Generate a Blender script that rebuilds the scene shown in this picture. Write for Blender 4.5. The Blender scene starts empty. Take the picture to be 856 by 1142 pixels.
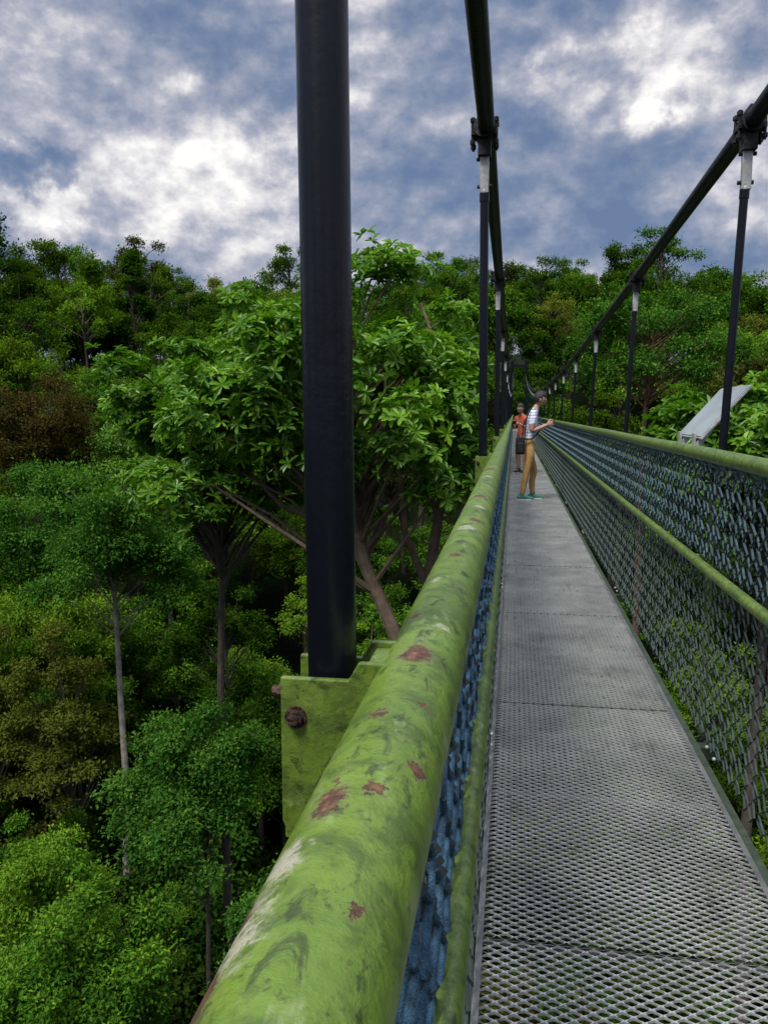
import bpy, bmesh, math, random
import numpy as np
from mathutils import Vector, Matrix
random.seed(5)
rng = np.random.default_rng(11)
scene = bpy.context.scene
scene.view_settings.view_transform = 'Standard'
scene.view_settings.look = 'None'
scene.view_settings.exposure = 0
scene.view_settings.gamma = 1

# ------------------------------------------------------------------ helpers
def link(ob, parent=None):
    scene.collection.objects.link(ob)
    if parent is not None:
        ob.parent = parent
    return ob

def empty(name, loc=(0, 0, 0)):
    e = bpy.data.objects.new(name, None)
    e.location = loc
    e.empty_display_size = 0.3
    scene.collection.objects.link(e)
    return e

class MB:
    def __init__(s):
        s.v = []; s.f = []; s.m = []
    def add(s, vs, fs, mat=0):
        o = len(s.v)
        s.v.extend([tuple(p) for p in vs])
        for f in fs:
            s.f.append(tuple(i + o for i in f)); s.m.append(mat)
    def tube(s, pts, rad, n=8, mat=0, cap=True):
        pts = [Vector(p) for p in pts]
        if not hasattr(rad, '__len__'):
            rad = [rad] * len(pts)
        vs = []; fs = []
        t = (pts[1] - pts[0]).normalized()
        ref = Vector((0, 0, 1)) if abs(t.z) < 0.9 else Vector((1, 0, 0))
        u = t.cross(ref).normalized()
        for i, p in enumerate(pts):
            if i == 0: t = (pts[1] - pts[0])
            elif i == len(pts) - 1: t = pts[-1] - pts[-2]
            else: t = (pts[i + 1] - pts[i - 1])
            t = t.normalized()
            u = (u - t * u.dot(t))
            if u.length < 1e-5: u = t.orthogonal()
            u.normalize()
            w = t.cross(u)
            for k in range(n):
                a = 2 * math.pi * k / n
                vs.append(p + (u * math.cos(a) + w * math.sin(a)) * rad[i])
        for i in range(len(pts) - 1):
            for k in range(n):
                k2 = (k + 1) % n
                fs.append((i * n + k, i * n + k2, (i + 1) * n + k2, (i + 1) * n + k))
        if cap:
            fs.append(tuple(range(n - 1, -1, -1)))
            b = (len(pts) - 1) * n
            fs.append(tuple(b + k for k in range(n)))
        s.add(vs, fs, mat)
    def box(s, c, d, mat=0, rot=None):
        c = Vector(c); vs = []
        for sx in (-.5, .5):
            for sy in (-.5, .5):
                for sz in (-.5, .5):
                    p = Vector((sx * d[0], sy * d[1], sz * d[2]))
                    if rot is not None: p = rot @ p
                    vs.append(c + p)
        s.add(vs, [(0, 1, 3, 2), (4, 6, 7, 5), (0, 4, 5, 1), (2, 3, 7, 6), (0, 2, 6, 4), (1, 5, 7, 3)], mat)
    def ball(s, c, r, mat=0, seg=12, rings=8, rot=None):
        if not hasattr(r, '__len__'): r = (r, r, r)
        c = Vector(c); vs = []; fs = []
        for i in range(1, rings):
            th = math.pi * i / rings
            for k in range(seg):
                a = 2 * math.pi * k / seg
                p = Vector((r[0] * math.sin(th) * math.cos(a), r[1] * math.sin(th) * math.sin(a), r[2] * math.cos(th)))
                if rot is not None: p = rot @ p
                vs.append(c + p)
        for zz in (1, -1):
            p = Vector((0, 0, r[2] * zz))
            if rot is not None: p = rot @ p
            vs.append(c + p)
        T = len(vs) - 2; B = len(vs) - 1
        for i in range(rings - 2):
            for k in range(seg):
                k2 = (k + 1) % seg
                fs.append((i * seg + k, (i + 1) * seg + k, (i + 1) * seg + k2, i * seg + k2))
        for k in range(seg):
            k2 = (k + 1) % seg
            fs.append((T, k, k2)); fs.append((B, (rings - 2) * seg + k2, (rings - 2) * seg + k))
        s.add(vs, fs, mat)
    def prism(s, poly, axis_vec, mat=0):
        n = len(poly); a = Vector(axis_vec)
        vs = [Vector(p) for p in poly] + [Vector(p) + a for p in poly]
        fs = [tuple(range(n)), tuple(range(2 * n - 1, n - 1, -1))]
        for k in range(n):
            k2 = (k + 1) % n
            fs.append((k, k + n, k2 + n, k2))
        s.add(vs, fs, mat)
    def mesh(s, name, mats, smooth=False, bevel=0):
        me = bpy.data.meshes.new(name)
        me.from_pydata([tuple(p) for p in s.v], [], s.f)
        for m in mats: me.materials.append(m)
        me.polygons.foreach_set('material_index', s.m)
        bm = bmesh.new(); bm.from_mesh(me)
        bmesh.ops.recalc_face_normals(bm, faces=bm.faces)
        bm.to_mesh(me); bm.free()
        me.polygons.foreach_set('use_smooth', [smooth] * len(me.polygons))
        if smooth:
            try: me.set_sharp_from_angle(angle=math.radians(40))
            except Exception: pass
        me.update()
        return me
    def obj(s, name, mats, parent=None, smooth=False, bevel=0):
        ob = bpy.data.objects.new(name, s.mesh(name, mats, smooth))
        link(ob, parent)
        if bevel:
            b = ob.modifiers.new('bevel', 'BEVEL'); b.width = bevel; b.segments = 2; b.limit_method = 'ANGLE'
        return ob

def np_mesh(name, V, Q, mats, mi=None, tint=None, smooth=False):
    me = bpy.data.meshes.new(name)
    V = np.asarray(V, np.float32); Q = np.asarray(Q, np.int32)
    me.vertices.add(len(V)); me.vertices.foreach_set('co', V.ravel())
    me.loops.add(Q.size); me.loops.foreach_set('vertex_index', Q.ravel())
    me.polygons.add(len(Q))
    me.polygons.foreach_set('loop_start', np.arange(0, Q.size, 4, dtype=np.int32))
    for m in mats: me.materials.append(m)
    if mi is not None: me.polygons.foreach_set('material_index', np.asarray(mi, np.int32))
    me.polygons.foreach_set('use_smooth', np.full(len(Q), smooth, dtype=bool))
    me.update(calc_edges=True); me.validate()
    if tint is not None and len(me.vertices) == len(tint):
        at = me.attributes.new('tint', 'FLOAT', 'POINT')
        at.data.foreach_set('value', np.asarray(tint, np.float32))
    return me

# ------------------------------------------------------------------ node helpers
class NT:
    def __init__(s, tree):
        s.t = tree; s.n = tree.nodes; s.l = tree.links
    def new(s, typ, **kw):
        nd = s.n.new(typ)
        for k, v in kw.items(): setattr(nd, k, v)
        return nd
    def ln(s, a, b): s.l.new(a, b)
    def val(s, sock, v):
        if isinstance(v, bpy.types.NodeSocket): s.ln(v, sock)
        else: sock.default_value = v
    def math(s, op, a, b=0.0, c=0.0, clamp=False):
        nd = s.new('ShaderNodeMath', operation=op); nd.use_clamp = clamp
        s.val(nd.inputs[0], a); s.val(nd.inputs[1], b); s.val(nd.inputs[2], c)
        return nd.outputs[0]
    def vmath(s, op, a, b=None, scale=None):
        nd = s.new('ShaderNodeVectorMath', operation=op)
        s.val(nd.inputs[0], a)
        if b is not None: s.val(nd.inputs[1], b)
        if scale is not None: s.val(nd.inputs['Scale'], scale)
        return nd.outputs[1] if op in ('LENGTH', 'DISTANCE', 'DOT_PRODUCT') else nd.outputs[0]
    def noise(s, vec, scale, detail=4, rough=.55, dist=0.0, out='Fac'):
        nd = s.new('ShaderNodeTexNoise')
        if vec is not None: s.ln(vec, nd.inputs['Vector'])
        nd.inputs['Scale'].default_value = scale; nd.inputs['Detail'].default_value = detail
        nd.inputs['Roughness'].default_value = rough; nd.inputs['Distortion'].default_value = dist
        return nd.outputs[out]
    def ramp(s, fac, stops, interp='LINEAR'):
        nd = s.new('ShaderNodeValToRGB'); cr = nd.color_ramp; cr.interpolation = interp
        while len(cr.elements) < len(stops): cr.elements.new(0.5)
        for e, (p, c) in zip(cr.elements, stops):
            e.position = p; e.color = (c[0], c[1], c[2], 1) if hasattr(c, '__len__') else (c, c, c, 1)
        s.ln(fac, nd.inputs[0]); return nd.outputs[0]
    def mix(s, fac, a, b, blend='MIX'):
        nd = s.new('ShaderNodeMix', data_type='RGBA', blend_type=blend)
        s.val(nd.inputs[0], fac)
        for sock, v in ((nd.inputs[6], a), (nd.inputs[7], b)):
            if isinstance(v, bpy.types.NodeSocket): s.ln(v, sock)
            else: sock.default_value = (v[0], v[1], v[2], 1)
        return nd.outputs[2]
    def smooth(s, v, lo, hi):
        nd = s.new('ShaderNodeMapRange', interpolation_type='SMOOTHSTEP')
        s.val(nd.inputs[0], v); nd.inputs[1].default_value = lo; nd.inputs[2].default_value = hi
        return nd.outputs[0]

def newmat(name):
    m = bpy.data.materials.new(name); m.use_nodes = True
    t = NT(m.node_tree); b = m.node_tree.nodes['Principled BSDF']
    return m, t, b

def simple(name, col, rough=.6, metal=0, var=.25, scale=8, bump=0.0, bscale=60, spec=.5):
    m, t, b = newmat(name)
    tc = t.new('ShaderNodeTexCoord').outputs['Object']
    n = t.noise(tc, scale, 5, .6)
    f = t.ramp(n, [(.3, 1 - var), (.7, 1 + var)])
    c = t.mix(1.0, col, f, 'MULTIPLY')
    t.ln(c, b.inputs['Base Color'])
    b.inputs['Roughness'].default_value = rough; b.inputs['Metallic'].default_value = metal
    b.inputs['Specular IOR Level'].default_value = spec
    if bump:
        bp = t.new('ShaderNodeBump'); bp.inputs['Strength'].default_value = bump; bp.inputs['Distance'].default_value = .01
        t.ln(t.noise(tc, bscale, 3), bp.inputs['Height']); t.ln(bp.outputs[0], b.inputs['Normal'])
    return m

def paint_mat(name, patches=(), thr=.70, k=1.0):
    m, t, b = newmat(name)
    P = t.new('ShaderNodeTexCoord').outputs['Object']
    big = t.noise(P, 6, 7, .7)
    midn = t.noise(P, 28, 6, .7, .4)
    fine = t.noise(P, 130, 5, .7)
    blot = t.noise(t.vmath('MULTIPLY', P, (1.2, .5, 1.2)), 55, 5, .65, .6)
    stretch = t.vmath('MULTIPLY', P, (1, .35, 1))
    str_n = t.noise(stretch, 38, 6, .7)
    base = t.ramp(big, [(.30, (.082 * k, .142 * k, .018 * k)), (.5, (.140 * k, .222 * k, .028 * k)), (.7, (.200 * k, .285 * k, .052 * k))])
    base = t.mix(t.math('MULTIPLY', t.smooth(midn, .44, .64), .75), base, (.055, .090, .018))
    base = t.mix(t.math('MULTIPLY', t.smooth(blot, .55, .65), .75), base, (.030, .044, .014))
    base = t.mix(t.math('MULTIPLY', t.smooth(str_n, .56, .70), .7), base, (.27, .34, .14))
    base = t.mix(t.math('MULTIPLY', t.smooth(fine, .56, .70), .8), base, (.045, .060, .016))
    warp = t.vmath('SCALE', t.vmath('SUBTRACT', t.noise(P, 95, 5, .75, out='Color'), (.5, .5, .5)), scale=.030)
    Pw = t.vmath('ADD', P, warp)
    chip = t.math('SUBTRACT', t.noise(t.vmath('MULTIPLY', P, (1, .6, 1)), 42, 6, .65), thr)
    chip = t.math('MULTIPLY', chip, 14)
    rust = chip; white = None
    for (c, r, kind) in patches:
        d = t.vmath('LENGTH', t.vmath('MULTIPLY', t.vmath('SUBTRACT', Pw, c), (1, .6, 1)))
        v = t.math('DIVIDE', t.math('SUBTRACT', r, d), r)
        if kind == 'r': rust = t.math('MAXIMUM', rust, v)
        else: white = v if white is None else t.math('MAXIMUM', white, v)
    rm = t.smooth(rust, 0, .30); halo = t.smooth(rust, -.35, -.02)
    rcol = t.ramp(fine, [(.3, (.030, .015, .010)), (.5, (.090, .040, .020)), (.7, (.24, .12, .06))])
    c1 = t.mix(t.math('MULTIPLY', halo, .35), base, (.20, .19, .08))
    if white is not None:
        wm = t.math('MULTIPLY', t.math('MULTIPLY', t.smooth(white, 0, .6), t.smooth(fine, .38, .54)), .85)
        c1 = t.mix(wm, c1, (.46, .43, .33))
    c2 = t.mix(rm, c1, rcol)
    t.ln(c2, b.inputs['Base Color'])
    r = t.math('ADD', t.math('MULTIPLY', rm, .4), .18)
    r = t.math('ADD', r, t.math('MULTIPLY', midn, .30))
    t.ln(r, b.inputs['Roughness'])
    h = t.math('SUBTRACT', t.math('MULTIPLY', midn, .7), t.math('MULTIPLY', rm, .35))
    h = t.math('ADD', h, t.math('MULTIPLY', fine, .2))
    bp = t.new('ShaderNodeBump'); bp.inputs['Strength'].default_value = .7; bp.inputs['Distance'].default_value = .004
    t.ln(h, bp.inputs['Height']); t.ln(bp.outputs[0], b.inputs['Normal'])
    return m

M_rail = paint_mat('green_rail_paint', [
    ((-.068, .575, 1.246), .014, 'r'), ((-.082, .345, 1.243), .010, 'r'), ((-.062, .36, 1.243), .005, 'r'),
    ((-.100, .225, 1.225), .015, 'r'), ((-.100, .27, 1.226), .010, 'r'), ((-.096, .255, 1.230), .022, 'w'), ((-.090, .30, 1.236), .014, 'w'), ((-.055, .66, 1.244), .009, 'w'),
    ((-.075, .455, 1.244), .005, 'r'), ((-.07, 1.25, 1.244), .020, 'w'), ((-.06, 1.55, 1.244), .018, 'w'), ((-.07, 1.75, 1.244), .018, 'r'),
    ((-.07, 1.0, 1.244), .009, 'r'), ((-.08, .85, 1.244), .010, 'w'), ((-.055, .27, 1.24), .004, 'r'), ((-.07, 2.3, 1.244), .025, 'w'),
    ((-.05, .48, 1.24), .004, 'r'), ((-.045, .40, 1.236), .006, 'r'), ((-.085, .70, 1.24), .007, 'r'), ((-.06, 1.35, 1.244), .013, 'r'), ((-.08, 2.6, 1.24), .03, 'r')], .69, 1.08)
M_green = paint_mat('green_steel_paint', thr=.72, k=.88)
M_beam = simple('dark_green_beam_paint', (.030, .048, .024), .7, 0, .5, 20, .4)
M_pole = simple('navy_black_pole', (.0035, .005, .009), .30, 0, .35, 5, .05, 90, spec=.35)
M_cable = simple('black_cable_sheath', (.006, .007, .010), .5, 0, .4, 12, .3, 120, spec=.3)
M_clamp = simple('dark_steel_clamp', (.02, .018, .018), .55, .5, .5, 30, .3)
M_galv = simple('grey_galvanised_steel', (.42, .43, .42), .45, .35, .3, 25, .2)
M_rust = simple('rusty_bolt_steel', (.06, .030, .020), .7, .3, .6, 60, .5, 200)
M_rope = simple('blue_net_rope', (.080, .140, .160), .8, 0, .45, 40, .9, 500)
M_rope_l = simple('bright_blue_net_rope', (.06, .150, .235), .8, 0, .6, 70, .9, 500)
M_rope2 = simple('green_grey_net_rope', (.075, .105, .088), .8, 0, .45, 40, .9, 500)
M_wire = simple('dark_chain_wire', (.018, .026, .026), .5, .3, .4, 30, .2)

# deck metal
m, t, b = newmat('deck_expanded_steel'); M_deck = m
P = t.new('ShaderNodeNewGeometry').outputs['Position']
rnd = t.new('ShaderNodeObjectInfo').outputs['Random']
n1 = t.noise(P, 2.4, 6, .7); n2 = t.noise(P, 45, 3, .6); n3 = t.noise(t.vmath('MULTIPLY', P, (3, .7, 1)), 4, 5, .7)
c = t.ramp(n1, [(.3, (.28, .295, .285)), (.5, (.42, .435, .42)), (.72, (.58, .585, .56))])
c = t.mix(t.smooth(n2, .55, .75), c, (.20, .195, .16))
c = t.mix(t.math('MULTIPLY', t.smooth(n3, .56, .69), .5), c, (.15, .16, .15))
k = t.math('ADD', t.math('MULTIPLY', rnd, .12), .95)
t.ln(t.vmath('SCALE', c, scale=k), b.inputs['Base Color'])
b.inputs['Metallic'].default_value = .2; b.inputs['Roughness'].default_value = .42
M_frame = simple('deck_frame_steel', (.14, .145, .14), .6, .3, .4, 8, .3)

# foliage
def leaf_mat(name, dark, mid, light, trans=.3, objvar=.5, alt=None, alt2=None, gloss=.0):
    m = bpy.data.materials.new(name); m.use_nodes = True
    t = NT(m.node_tree); t.n.clear()
    out = t.new('ShaderNodeOutputMaterial')
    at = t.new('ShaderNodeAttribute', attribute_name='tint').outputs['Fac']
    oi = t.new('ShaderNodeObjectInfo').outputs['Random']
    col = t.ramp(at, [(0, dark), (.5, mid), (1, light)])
    if alt is not None:
        col = t.mix(t.smooth(t.math('FRACT', t.math('MULTIPLY', oi, 7.31)), .45, 1.0), col, t.mix(.6, col, alt))
    if alt2 is not None:
        col = t.mix(t.math('GREATER_THAN', t.math('FRACT', t.math('MULTIPLY', oi, 23.7)), .93), col, t.mix(.45, col, alt2))
    k = t.math('ADD', t.math('MULTIPLY', oi, objvar), 1 - objvar * .5)
    col = t.vmath('SCALE', col, scale=k)
    di = t.new('ShaderNodeBsdfDiffuse'); t.ln(col, di.inputs[0])
    tr = t.new('ShaderNodeBsdfTranslucent')
    tc = t.mix(1, col, (1.5, 1.6, .5), 'MULTIPLY'); t.ln(tc, tr.inputs[0])
    mx = t.new('ShaderNodeMixShader'); mx.inputs[0].default_value = trans
    t.ln(di.outputs[0], mx.inputs[1]); t.ln(tr.outputs[0], mx.inputs[2])
    last = mx
    if gloss > 0:
        gl = t.new('ShaderNodeBsdfGlossy'); gl.inputs['Roughness'].default_value = .4
        gl.inputs[0].default_value = (.8, .85, .75, 1)
        m2 = t.new('ShaderNodeMixShader'); m2.inputs[0].default_value = gloss
        t.ln(mx.outputs[0], m2.inputs[1]); t.ln(gl.outputs[0], m2.inputs[2]); last = m2
    t.ln(last.outputs[0], out.inputs[0])
    return m
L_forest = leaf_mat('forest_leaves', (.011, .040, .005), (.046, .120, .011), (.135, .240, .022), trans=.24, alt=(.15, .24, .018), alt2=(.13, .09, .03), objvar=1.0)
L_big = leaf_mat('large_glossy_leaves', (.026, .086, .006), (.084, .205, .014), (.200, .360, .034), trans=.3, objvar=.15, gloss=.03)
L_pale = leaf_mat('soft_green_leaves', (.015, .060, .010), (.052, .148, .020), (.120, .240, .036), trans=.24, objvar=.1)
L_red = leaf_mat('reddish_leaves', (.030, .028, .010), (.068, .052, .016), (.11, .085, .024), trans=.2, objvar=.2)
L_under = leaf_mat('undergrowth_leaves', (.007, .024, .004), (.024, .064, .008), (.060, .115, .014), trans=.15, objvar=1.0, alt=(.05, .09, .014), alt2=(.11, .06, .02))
M_bark = simple('brown_bark', (.045, .033, .024), .9, 0, .5, 3, .8, 12)
M_bark_pale = simple('pale_bark', (.26, .24, .20), .85, 0, .45, 2.5, .6, 10)
M_bark_mid = simple('grey_brown_bark', (.070, .056, .043), .9, 0, .5, 3, .8, 12)
M_bark_red = simple('reddish_bark', (.13, .065, .040), .9, 0, .4, 4, .8, 14)

# ------------------------------------------------------------------ terrain
def sst(a, b, x):
    t = np.clip((x - a) / (b - a), 0, 1); return t * t * (3 - 2 * t)
def ground(x, y):
    x = np.asarray(x, float); y = np.asarray(y, float)
    r = np.hypot(x, y)
    z = -24 + 28 * sst(24, 118, r) + 9 * sst(118, 190, r)
    z += 1.6 * np.sin(x * .071 + 1.3) * np.cos(y * .063) + .7 * np.sin(x * .23 + y * .17)
    z += -3.5 * sst(10, 60, x) * sst(30, 90, y)
    z -= 40 * sst(240, 2500, r)
    return z
S = np.linspace(-1, 1, 220)
G = np.sign(S) * np.abs(S) ** 3 * 3000
X, Y = np.meshgrid(G, G); Z = ground(X, Y) + rng.normal(0, .12, X.shape)
V = np.stack([X, Y, Z], -1).reshape(-1, 3)
n = len(S); I = np.arange(n * n).reshape(n, n)
Q = np.stack([I[:-1, :-1], I[:-1, 1:], I[1:, 1:], I[1:, :-1]], -1).reshape(-1, 4)
m, t, b = newmat('forest_floor')
P = t.new('ShaderNodeNewGeometry').outputs['Position']
a = t.noise(P, .35, 5, .65); c2 = t.noise(P, 3.5, 4, .7)
c = t.ramp(a, [(.35, (.006, .010, .004)), (.55, (.010, .017, .005)), (.7, (.018, .014, .008))])
c = t.mix(t.smooth(c2, .5, .7), c, (.014, .028, .006))
t.ln(c, b.inputs['Base Color']); b.inputs['Roughness'].default_value = 1.0; b.inputs['Specular IOR Level'].default_value = .1
bp = t.new('ShaderNodeBump'); bp.inputs['Strength'].default_value = 1; bp.inputs['Distance'].default_value = .4
t.ln(c2, bp.inputs['Height']); t.ln(bp.outputs[0], b.inputs['Normal'])
link(bpy.data.objects.new('ground', np_mesh('ground', V, Q, [m], smooth=True)))

# ------------------------------------------------------------------ foliage generators
def unit(a): return a / (np.linalg.norm(a, axis=-1, keepdims=True) + 1e-9)

def leaves(P, D, N, L, W):
    D = unit(D); Sd = unit(np.cross(D, N)); Nn = np.cross(Sd, D)
    L = L[:, None]; W = W[:, None]
    v0 = P; v1 = P + D * L * .45 + Sd * W * .5 + Nn * W * .12
    v2 = P + D * L - Nn * L * .15; v3 = P + D * L * .45 - Sd * W * .5 + Nn * W * .12
    V = np.stack([v0, v1, v2, v3], 1).reshape(-1, 3)
    Q = np.arange(len(V)).reshape(-1, 4)
    return V, Q, 4

def leaves2(P, D, N, L, W):
    D = unit(D); Sd = unit(np.cross(D, N)); Nn = np.cross(Sd, D)
    L = L[:, None]; W = W[:, None]
    b0 = P; tip = P + D * L - Nn * L * .22
    l1 = P + D * L * .40 + Sd * W * .38 + Nn * W * .10; l2 = P + D * L * .78 + Sd * W * .46 - Nn * L * .06
    r1 = P + D * L * .40 - Sd * W * .38 + Nn * W * .10; r2 = P + D * L * .78 - Sd * W * .46 - Nn * L * .06
    V = np.stack([b0, l1, l2, tip, r2, r1], 1).reshape(-1, 3)
    i = np.arange(len(P))[:, None] * 6
    Q = np.concatenate([i + np.array([[0, 1, 2, 3]]), i + np.array([[0, 3, 4, 5]])], 0)
    return V, Q, 6

def tree_mesh(name, seed, H, cr, ch, npf, lpp, leaf, mats, trunk_r=.22, shape='round', trunk_pts=None, rosette=False, cut=None, puff=(.22, .38), limb=.34, extra=()):
    r = np.random.default_rng(seed)
    mb = MB()
    top = H - ch * .5
    if trunk_pts is None:
        k = 7; off = r.normal(0, .22, (k, 2)).cumsum(0) * .6; off[0] = 0
        trunk_pts = [(off[i, 0], off[i, 1], top * i / (k - 1)) for i in range(k)]
    tp = [Vector(p) for p in trunk_pts]
    mb.tube(tp, [trunk_r * (1 - .6 * i / (len(tp) - 1)) * (1.5 if i == 0 else 1) for i in range(len(tp))], 9, 1)
    for pts_, rad_ in extra: mb.tube(pts_, rad_, 9, 1)
    ctr = np.array(tp[-1])
    PC = []; PR = []
    for i in range(npf):
        while True:
            u = unit(r.normal(size=3))
            if u[2] > -.45: break
        lump = .78 + .34 * math.sin(3 * math.atan2(u[1], u[0]) + seed) * math.cos(2.3 * u[2] + seed * 1.7)
        rad = lump * (r.uniform(.35, 1) ** .6)
        if shape == 'cone':
            h = r.uniform(-.5, .5); w = (0.5 - h) ** .8 * 1.1; a = r.uniform(0, 6.283)
            p = np.array([math.cos(a) * w * cr * .9, math.sin(a) * w * cr * .9, h * ch])
            pr = cr * (.18 + .22 * w)
        elif shape == 'flat':
            p = np.array([u[0] * rad * cr, u[1] * rad * cr, r.uniform(-.4, .5) * ch * (1 - .5 * rad)])
            pr = cr * r.uniform(.16, .30)
        else:
            p = np.array([u[0] * rad * cr, u[1] * rad * cr, u[2] * rad * ch * .5])
            pr = cr * r.uniform(*puff)
        PC.append(ctr + p); PR.append(pr)
    PC = np.array(PC); PR = np.array(PR)
    zmin = ctr[2] - ch * .5
    for p, pr in zip(PC, PR):
        s = ctr.copy(); s[2] = max(min(p[2] - .15 * ch - .3 * np.hypot(*(p[:2] - ctr[:2])), top), zmin - .15 * ch)
        q = Vector(s)
        for a_, b_ in zip(tp[:-1], tp[1:]):
            if a_.z <= s[2] <= b_.z:
                f = (s[2] - a_.z) / (b_.z - a_.z + 1e-6); q = a_.lerp(b_, f)
        e = Vector(p); mid = q.lerp(e, .5) + Vector(r.normal(0, .15, 3)) + Vector((0, 0, .12 * (e - q).length))
        mid2 = q.lerp(e, .8) + Vector(r.normal(0, .1, 3)) + Vector((0, 0, .08 * (e - q).length))
        rr = trunk_r * limb
        mb.tube([q, mid, mid2, e], [rr, rr * .6, rr * .4, rr * .15], 5, 1, cap=False)
    TV = np.array(mb.v)
    TQ = [f for f in mb.f if len(f) == 4]
    Ps = []; Ds = []; Ns = []; Ls = []; Ws = []; Ts = []
    for p, pr in zip(PC, PR):
        nn = int(lpp * (pr / (cr * .3)) ** 1.6) + 8
        u = r.normal(size=(nn, 3)); u[:, 2] = u[:, 2] * .8 + .35; u = unit(u)
        wob = .75 + .35 * np.sin(u[:, 0] * 5 + p[0] * 3) * np.sin(u[:, 1] * 6 + p[1] * 2 + 1) + .15 * r.normal(size=nn)
        rad = pr * np.clip(wob, .3, 1.35) * (r.uniform(0, 1, nn) ** .35)
        pos = p + u * rad[:, None] * np.array([1, 1, .72])
        pt = r.uniform(-.2, .2)
        if rosette:
            kL = 9
            a = np.tile(np.arange(kL) * 2.399, nn) + np.repeat(r.uniform(0, 6.28, nn), kL)
            ax = unit(u * .7 + np.array([0, 0, .8]) + r.normal(0, .25, (nn, 3)))
            ax = np.repeat(ax, kL, 0); pos2 = np.repeat(pos, kL, 0)
            t1 = unit(np.cross(ax, np.array([.3, .9, .1]))); t2 = np.cross(ax, t1)
            el = r.uniform(-.15, .75, nn * kL)[:, None]
            D = (t1 * np.cos(a)[:, None] + t2 * np.sin(a)[:, None]) * np.cos(el) + ax * np.sin(el)
            Ps.append(pos2); Ds.append(D); Ns.append(ax + r.normal(0, .15, D.shape))
            Ls.append(leaf * r.uniform(.65, 1.2, len(D))); Ws.append(Ls[-1] * .36)
            Ts.append(np.repeat(r.uniform(.25, .75, nn), kL) + pt + r.normal(0, .12, len(D)))
        else:
            D = unit(u * .8 + r.normal(0, .65, (nn, 3)) + np.array([0, 0, -.15]))
            N = unit(np.array([0, 0, 1.0]) + u * .55 + r.normal(0, .5, (nn, 3)))
            Ps.append(pos); Ds.append(D); Ns.append(N)
            Ls.append(leaf * r.uniform(.6, 1.3, nn)); Ws.append(Ls[-1] * r.uniform(.42, .62, nn))
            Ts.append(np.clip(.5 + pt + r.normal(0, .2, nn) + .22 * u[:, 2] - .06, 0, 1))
    P = np.concatenate(Ps); D = np.concatenate(Ds); N = np.concatenate(Ns); L = np.concatenate(Ls); W = np.concatenate(Ws); T = np.concatenate(Ts)
    if cut is not None:
        k = ~cut(P); P, D, N, L, W, T = P[k], D[k], N[k], L[k], W[k], T[k]
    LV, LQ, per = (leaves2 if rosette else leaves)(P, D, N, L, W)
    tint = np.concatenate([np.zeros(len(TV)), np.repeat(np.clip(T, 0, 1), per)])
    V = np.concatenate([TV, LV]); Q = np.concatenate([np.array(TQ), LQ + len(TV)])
    mi = np.concatenate([np.ones(len(TQ)), np.zeros(len(LQ))])
    return np_mesh(name, V, Q, mats, mi, tint)

FM = [L_forest, M_bark]; FP = [L_forest, M_bark_mid]
protoN = [tree_mesh('rainforest_tree_a', 1, 14, 3.4, 7.5, 54, 560, .165, FM),
          tree_mesh('rainforest_tree_b', 2, 15, 3.0, 10, 56, 540, .155, FP, .16),
          tree_mesh('rainforest_tree_c', 3, 13, 4.0, 6.5, 60, 540, .175, FM, shape='flat'),
          tree_mesh('rainforest_tree_d', 4, 16, 2.7, 11, 54, 500, .155, FP, .15, puff=(.2, .36)),
          tree_mesh('rainforest_tree_e', 5, 9, 2.4, 7.5, 44, 520, .15, FM, .10),
          tree_mesh('rainforest_tree_f', 6, 16, 3.1, 7.0, 34, 420, .18, FP, .17, puff=(.16, .30))]
protoF = [tree_mesh('hill_tree_a', 11, 15, 4.4, 9, 50, 320, .30, FM, puff=(.16, .30)),
          tree_mesh('hill_tree_b', 12, 16, 3.8, 11, 50, 310, .28, FP),
          tree_mesh('hill_tree_c', 13, 14, 5.0, 7, 50, 310, .30, FM, shape='flat'),
          tree_mesh('hill_tree_d', 14, 17, 3.4, 11, 46, 300, .28, FM),
          tree_mesh('hill_tree_e', 15, 18, 4.0, 6, 26, 280, .28, FP, .2, shape='flat'),
          tree_mesh('hill_tree_f', 16, 16, 4.6, 8, 70, 200, .26, FM, puff=(.12, .22))]
protoE = tree_mesh('emergent_tree', 21, 22, 2.9, 13, 60, 300, .28, FM, .25, shape='cone')
protoB = [tree_mesh('bush_a', 31, 2.6, 2.0, 2.4, 26, 260, .17, [L_under, M_bark], .06),
          tree_mesh('bush_b', 32, 4.5, 1.8, 3.2, 24, 260, .16, [L_under, M_bark], .06)]

forest = empty('rainforest_tree_mass')
def put(me, x, y, s, parent=forest, zoff=0, name='rainforest_tree', sz=None):
    ob = bpy.data.objects.new(name, me)
    ob.location = (x, y, float(ground(x, y)) - .3 + zoff)
    ob.rotation_euler = (random.uniform(-.05, .05), random.uniform(-.05, .05), random.uniform(0, 6.28))
    ob.scale = (s, s, sz or s * random.uniform(.88, 1.12))
    link(ob, parent); return ob

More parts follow.
